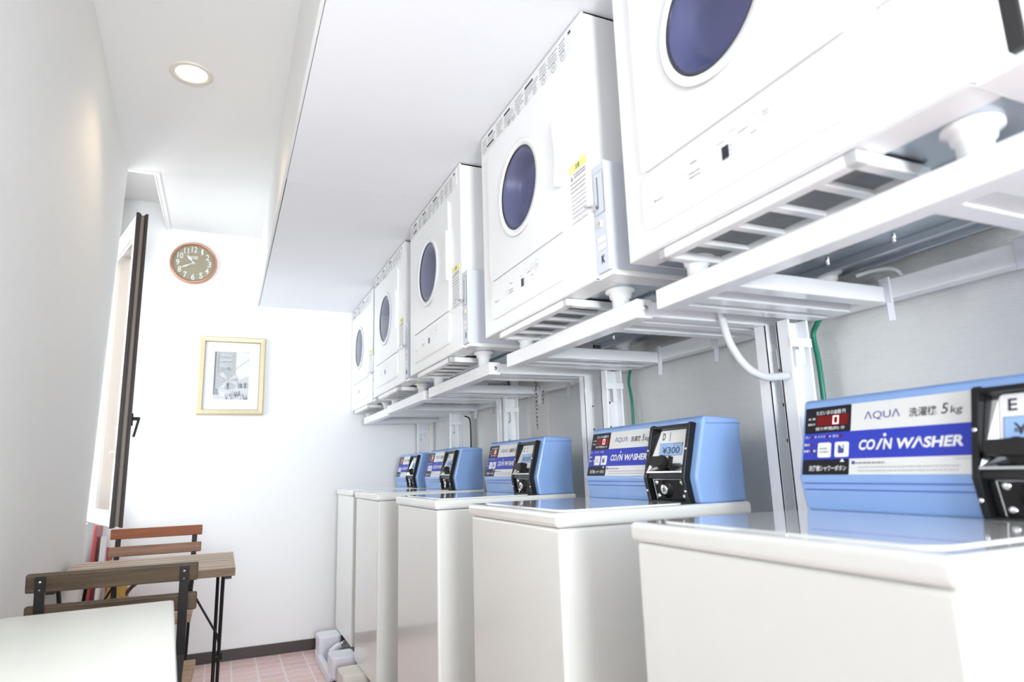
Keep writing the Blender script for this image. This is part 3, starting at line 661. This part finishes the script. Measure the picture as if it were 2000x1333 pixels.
MB().box(.075, .355, -DW-.026, -DW-.021, .057, .475, M['white'], .002).build('white_face', sp)

# coin boxes hanging between neighbouring dryers
def coinbox():
    t = thing('coin_box', '', 'coin box', group='grey coin boxes beside the dryers')
    H_, Wd, Dp = .244, .050, .20                               # local: u from far edge, front at x = 0
    b = MB(); b.box(.0, Dp, -Wd, 0, 0, H_, M['coin'], .0015); b.build('housing', t)
    k = MB()
    k.quad(.006, .045, .128, .226, .0006, M['coin_d'], FT); k.quad(.008, .043, .130, .224, .0010, M['coin'], FT); k.quad(.019, .023, .142, .214, .0014, M['gasket'], FT); k.quad(.0195, .021, .144, .212, .0016, M['plgrey'], FT)
    k.build('slot_plate', t)
    k = MB(); k.bar((.014, .146, .001), (.014, .146, .020), .010, .006, M['chrome'], FT, .001); k.tube([(.006, .148, .012), (.000, .150, .020), (.008, .147, .026), (.024, .143, .016)], .003, M['chrome'], 8, FT); k.build('return_lever', t)
    k = MB(); k.lathe([(.0095, .0005), (.009, .003), (.006, .004), (0, .004)], M['ringw'], 20, FT @ Matrix.Translation((.026, .106, 0))); k.quad(.0252, .0268, .102, .110, .0043, M['black'], FT); k.build('lock', t)
    k = MB(); k.quad(.012, .044, .064, .077, .0008, M['pwhite'], FT); k.quad(.012, .044, .048, .061, .0008, M['pwhite'], FT); k.build('sticker', t)
    return t
def letter_coin(ch): return MB().text(ch, .022, .018, .035, .036, .0008, M['ptext'], FT, .03).mesh('letter_mark')
CB_LAB = {4: 'grey coin box marked K between the two nearest dryers', 3: 'grey coin box on the near side of the middle dryer', 2: 'grey coin box beside the dryer second from the end wall', 1: 'grey coin box beside the farthest dryer, a thin sliver in view'}
def cbl(i): return (D_X[i]+.001, D_Y[i]-DW-.0015, ZD+.0105)
c4 = coinbox(); c4.location = cbl(4); c4['label'] = CB_LAB[4]
lo = bpy.data.objects.new('letter_mark', letter_coin('K')); C.objects.link(lo); lo.parent = c4
for i, ch in ((3, 'J'), (2, 'I'), (1, 'H')):
    o = copy_tree(c4, cbl(i), CB_LAB[i]); child(o, 'letter_mark').data = letter_coin(ch)

# steel stands carrying the dryers
def stand():
    t = thing('dryer_stand', '', 'dryer stand', group='white steel stands under the dryers')
    # local x is world x, y = 0 at the dryer's far edge, z is height
    R0, R1, zb, zt = 0.0, -.69, 1.312, 1.353
    MB().box(.776, .816, R1, R0, zb, zt, M['steel_w'], .003).build('front_rail', t)
    MB().box(1.208, 1.246, R1+.01, R0-.005, 1.322, 1.362, M['steel_w'], .003).build('back_rail', t)
    for y in (R0-.018, -.075, -.160, -.545, -.620, R1+.018):
        MB().box(.814, 1.21, y-.018, y+.018, zb+.004, zt-.004, M['steel_w'], .003).build('cross_beam', t)
    for y0, y1 in ((R0+.001, R0+.037), (R1, R1+.036)):
        p = MB(); p.box(1.128, 1.133, y0, y1, .0, 1.318, M['steel_w'], .001); p.box(1.184, 1.189, y0, y1, 0, 1.318, M['steel_w'], .001)
        yw = y1 if y1 > 0 else y0
        p.box(1.128, 1.189, (yw-.005) if y1 > 0 else yw, yw if y1 > 0 else (yw+.005), 0, 1.318, M['steel_w'])
        yn = (y1-.0055) if y1 > 0 else (y0-.0006)
        for z in (1.21, 1.13, 1.05): p.box(1.154, 1.158, yn, yn+.0006, z, z+.007, M['black'])
        p.box(1.120, 1.205, y0-.004, y1+.004, 0, .006, M['steel_w'], .001)
        po = p.build('post', t)
        c = MB(); c.box(1.126, 1.191, y0-.0025, y0, 1.255, 1.275, M['steel_w'], .001); c.box(1.150, 1.164, y0-.004, y0-.001, 1.215, 1.262, M['steel_w'], .001); c.build('bracket', po)
    b = MB(); b.lathe([(.006, 0), (.006, .003), (.003, .0035), (0, .0035)], M['chrome'], 14, frame((.796, R1, 1.333), (1, 0, 0), (0, 0, 1), (0, -1, 0))); b.build('bolt', t)
    for y in (-.05, -.45):
        b = MB(); b.lathe([(.006, 0), (.006, .003), (.003, .0035), (0, .0035)], M['chrome'], 14, frame((1.208, y, 1.342), (0, -1, 0), (0, 0, 1), (-1, 0, 0))); b.build('bolt', t)
    for y in (-.43, -.18):
        b = MB(); b.box(1.203, 1.209, y-.012, y+.012, 1.312, 1.366, M['boardw'], .002); b.bar((1.206, y-.006, 1.316), (1.200, y-.010, 1.275), .012, .003, M['boardw'], None, .001); b.build('cable_clip', t)
    return t
S_LAB = {5: 'white steel stand under the nearest dryer', 4: 'white steel stand under the dryer beside coin box K', 3: 'white steel stand under the middle dryer', 2: 'white steel stand under the dryer second from the end wall', 1: 'white steel stand under the farthest dryer by the end wall'}
s5 = stand(); S_P = {5: (0, 1.024), 4: (0, 1.780), 3: (0, 2.610), 2: (0, 3.370), 1: (.024, 4.110)}
s5.location = (0, 1.024, 0); s5['label'] = S_LAB[5]
for i in (4, 3, 2, 1): copy_tree(s5, (*S_P[i], 0), S_LAB[i])

# hoses, wires and chains under the dryers
def curve(pts, k=8):
    P = [Vector(p) for p in pts]; P = [2*P[0]-P[1]]+P+[2*P[-1]-P[-2]]; out = []
    for i in range(1, len(P)-2):
        for j in range(k):
            s = j/k; a, b, c, d = P[i-1], P[i], P[i+1], P[i+2]
            out.append(.5*((2*b)+(c-a)*s+(2*a-5*b+4*c-d)*s*s+(3*b-a-3*c+d)*s**3))
    return out+[P[-2]]
tag(MB().tube(curve([(.985, 1.073, 1.372), (.985, 1.072, 1.33), (.995, 1.066, 1.265), (1.025, 1.056, 1.212), (1.065, 1.048, 1.190), (1.105, 1.044, 1.190), (1.126, 1.040, 1.193)]), .0085, M['hose'], 14).build('drain_hose'), 'grey rubber hose curving from the nearest dryer stand to its white post', 'hose')
tag(MB().tube(curve([(1.215, 1.00, 1.345), (1.225, 1.03, 1.315), (1.228, 1.048, 1.29), (1.225, 1.040, 1.23), (1.222, 1.036, 1.15), (1.222, 1.036, .95)]), .006, M['green'], 10).build('ground_wire'), 'thick green wire running down behind the post of the nearest dryer stand', 'wire')
tag(MB().tube(curve([(1.215, 1.755, 1.345), (1.222, 1.78, 1.315), (1.228, 1.80, 1.28), (1.225, 1.785, 1.20), (1.222, 1.785, .95)]), .0045, M['green'], 8).build('ground_wire'), 'thin green wire behind the post beside the washer marked D', 'wire')
tag(MB().tube(curve([(1.20, 3.345, 1.30), (1.225, 3.36, 1.295), (1.24, 3.375, 1.28), (1.244, 3.375, 1.22), (1.244, 3.375, .95)]), .004, M['blackm'], 8).build('power_cable'), 'thin black cable hanging behind the far washers', 'cable')
tag(MB().tube(curve([(1.20, .90, 1.386), (1.222, .875, 1.392), (1.245, .845, 1.388), (1.262, .835, 1.355)]), .005, M['hose'], 8).build('gas_tube'), 'thin grey tube arching behind the back rail of the nearest stand', 'tube')
def chain(x, y, z0, z1, label):
    m = MB(); n = int((z0-z1)/.016)
    for i in range(n):
        z = z0-.016*i-.008; pts = []
        for k in range(10):
            a = 2*math.pi*k/10; q = math.cos(a)*.0045; pts.append((x+(q if i % 2 else 0), y+(0 if i % 2 else q), z+math.sin(a)*.0105))
        m.tube(pts, .0016, M['chain'], 5, closed=True)
    m.tube([(x, y, z0), (x+.01, y, z0+.012), (x+.022, y, z0+.006)], .0022, M['chain'], 6)
    tag(m.build('chain'), label, 'chain')
chain(1.176, 2.400, 1.376, 1.158, 'long steel chain hanging from the rail of the middle dryer stand')
chain(1.205, 2.395, 1.322, 1.268, 'short steel chain end behind the long chain under the middle dryer')

# ------------------------------------------------------------------ bistro set by the window
def fchair(loc, rz, slat1, slat2, label):
    t = thing('folding_chair', label, 'chair', loc, rz, 'slatted folding bistro chairs')
    # faces local +y; back at -y
    bt = Vector((0, -.212, .790)); bdir = Vector((0, -.08, .34)).normalized()
    def slat(z0, z1, m):
        s = MB(); s.box(-.19, .19, -.009, .009, z0, z1, m, .004)
        return s
    for m, z0, z1 in ((slat1, .748, .793), (slat2, .672, .716)):
        o = slat(0, z1-z0, m); X = Matrix.Translation((0, -.190-(z0-.672)*.18, z0)) @ Matrix.Rotation(math.radians(10), 4, 'X')
        for i, v in enumerate(o.v): o.v[i] = X @ v
        o.build('back_slat', t)
    s = MB()
    for i in range(6): y = -.145+.062*i; s.box(-.175, .178, y, y+.052, .432, .452, M['wood_seat'], .003)
    s.build('seat', t)
    for x in (-.158, .158):
        sgn = 1 if x > 0 else -1
        l = MB(); l.bar((x, -.187, .560), (x, -.224, .786), .022, .005, M['blackm'], None, .001)
        l.prism([(x-.011, .56), (x+.011, .56), (x+.011-.004*sgn, .50), (x+.004, .44), (x-.004, .44), (x-.011-.004*sgn, .50)], 'y', -.190, -.183, M['blackm'])
        l.tube([(x, -.184, .56), (x, -.15, .45), (x, .02, .22), (x, .19, .006)], .0065, M['blackm'], 8)
        for z in (.775, .757, .700, .682): l.lathe([(.005, 0), (.004, .003), (0, .0035)], M['chrome'], 10, frame((x, -.190-(z-.672)*.18-.013, z), (1, 0, 0), (0, 0, 1), (0, -1, 0)))
        l.build('back_leg', t)
        x2 = x-.018*sgn
        MB().tube([(x2, .18, .430), (x2, .16, .40), (x2, -.02, .20), (x2, -.20, .006)], .006, M['blackm'], 8).build('front_leg', t)
    l = MB(); l.tube([(-.158, .13, .075), (.158, .13, .075)], .005, M['blackm'], 8); l.tube([(-.14, -.13, .085), (.14, -.13, .085)], .005, M['blackm'], 8); l.tube([(-.17, -.12, .424), (.17, -.12, .424)], .006, M['blackm'], 8); l.tube([(-.17, .15, .424), (.17, .15, .424)], .006, M['blackm'], 8)
    l.build('stretcher', t); return t
fchair((-.229, 2.207, 0), math.radians(-1.5), M['wood_dark'], M['wood_dark'], 'dark weathered folding chair seen from behind at the white table edge')
fchair((-.262, 3.345, 0), math.pi, M['wood_red'], M['wood_mid'], 'folding chair with an orange-brown top slat facing us beyond the bistro table')
t = thing('bistro_table', 'slatted wooden folding table on thin black legs between the two chairs', 'table', (-.222, 2.85, 0))
s = MB()
for i in range(7): y = -.27+.0785*i; s.box(-.275, .283, y, y+.068, .672, .6993, M['wood_gap_shade'], .0008); s.box(-.2745, .2825, y+.0010, y+.0670, .6990, .700, M['wood_table'])
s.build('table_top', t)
for x in (-.245, .245):
    l = MB(); l.tube([(x, -.225, .672), (x, 0, .35), (x, .22, .006)], .0065, M['blackm'], 8); l.lathe([(.013, -.012), (.013, .012), (0, .012)], M['blackm'], 12, frame((x, 0, .35), (0, 1, 0), (0, 0, 1), (1, 0, 0))); l.build('leg', t)
    x2 = x-.016*(1 if x > 0 else -1); MB().tube([(x2, .225, .672), (x2, 0, .35), (x2, -.22, .006)], .0065, M['blackm'], 8).build('leg', t)
l = MB(); l.tube([(-.245, .225, .672), (.245, .225, .672)], .006, M['blackm'], 8); l.tube([(-.245, -.225, .672), (.245, -.225, .672)], .006, M['blackm'], 8)
l.tube([(.242, 0, .40), (.235, 0, .43), (.10, .0, .665)], .004, M['blackm'], 8); l.tube([(-.242, 0, .40), (-.235, 0, .43), (-.10, .0, .665)], .004, M['blackm'], 8); l.build('brace', t)
for sx in (-.26, .26): MB().box(sx-.012, sx+.012, -.265, .265, .662, .671, M['blackm'], .001).build('top_bearer', t)

# white counter table in the foreground
ang = math.atan2(.048, .743)
t = thing('white_table', 'white table with rounded corners in the lower left foreground', 'table', (-.092, 1.878, 0), ang)
MB().prism(rr_pts(-.342, 0, -1.15, 0, .012, 5), 'z', .690, .720, M['tabletop'], .004, seg=3).build('table_top', t)
for x in (-.31, -.035):
    for y in (-1.11, -.04): MB().box(x-.018, x+.018, y-.018, y+.018, 0, .691, M['trim'], .003).build('leg', t)

# things leaning in the window recess
tag(MB().bar((-.556, 3.74, .004), (-.534, 3.80, .80), .010, .20, M['red'], None, .002, (0, 1, 0)).build('sign_board'), 'thin red-edged board leaning upright under the open window', 'board')
t = thing('paper_folder', 'cream papers and white sheet tucked beside the red board under the window', 'paper', (-.52, 3.80, 0))
MB().bar((-.004, .0, .003), (.004, .05, .745), .004, .16, M['paper'], None, .001, (0, 1, 0)).build('sheet', t)
tag(MB().bar((-.49, 4.10, .004), (-.53, 4.19, .66), .012, .14, M['red'], None, .002, (0, 1, 0)).build('red_panel'), 'second narrow red panel standing behind the dark chair', 'board')
t = thing('wicker_basket', 'golden wicker basket with dark curved handles on the floor beyond the chairs', 'basket', (-.448, 3.90, 0))
MB().lathe([(.0, 0), (.05, 0), (.062, .20), (.056, .42), (.042, .52), (.038, .52), (.052, .42), (.057, .20), (.045, .01), (0, .01)], M['basket'], 24).build('basket_body', t)
for a in (-.02, .03): MB().tube(curve([(-.01, a, .36), (.05, a, .47), (.10, a-.01, .515), (.17, a-.02, .54), (.23, a-.03, .54)]), .009, M['brown'], 10).build('handle', t)

# ------------------------------------------------------------------ street outside the window
struct(MB().box(-14, -1.0, -2, 30, -3.2, -3.1, M['road']), 'ground')
def house(x0, x1, y0, y1, h, label, red):
    t = thing('building', label, 'building', ((x0+x1)/2, (y0+y1)/2, -3.1)); hx, hy = (x1-x0)/2, (y1-y0)/2
    MB().box(-hx, hx, -hy, hy, 0, h, M['facade']).build('wall', t)
    for z in (1.0, 3.2, 5.4, 7.6):
        if z+1.3 > h: continue
        for k in range(int(2*hy/1.5)):
            y = -hy+.5+1.5*k; MB().box(hx-.02, hx+.03, y, y+.8, z, z+1.2, M['facgrey'], .01).build('window', t)
        if red: MB().box(hx, hx+.05, -hy+.1, hy-.1, z+1.25, z+2.05, M['facred'], .01).build('red_band', t)
        for k in range(int(2*hx/1.5)):
            x = -hx+.4+1.5*k; MB().box(x, x+.8, -hy-.03, -hy+.02, z, z+1.2, M['facgrey'], .01).build('window', t)
house(-7.5, -4.4, 7.0, 13.0, 9.5, 'white building with red bands across the street, seen through the window glass', True)
house(-6.5, -3.6, 13.6, 19.0, 8.0, 'pale building farther along the street outside', False)
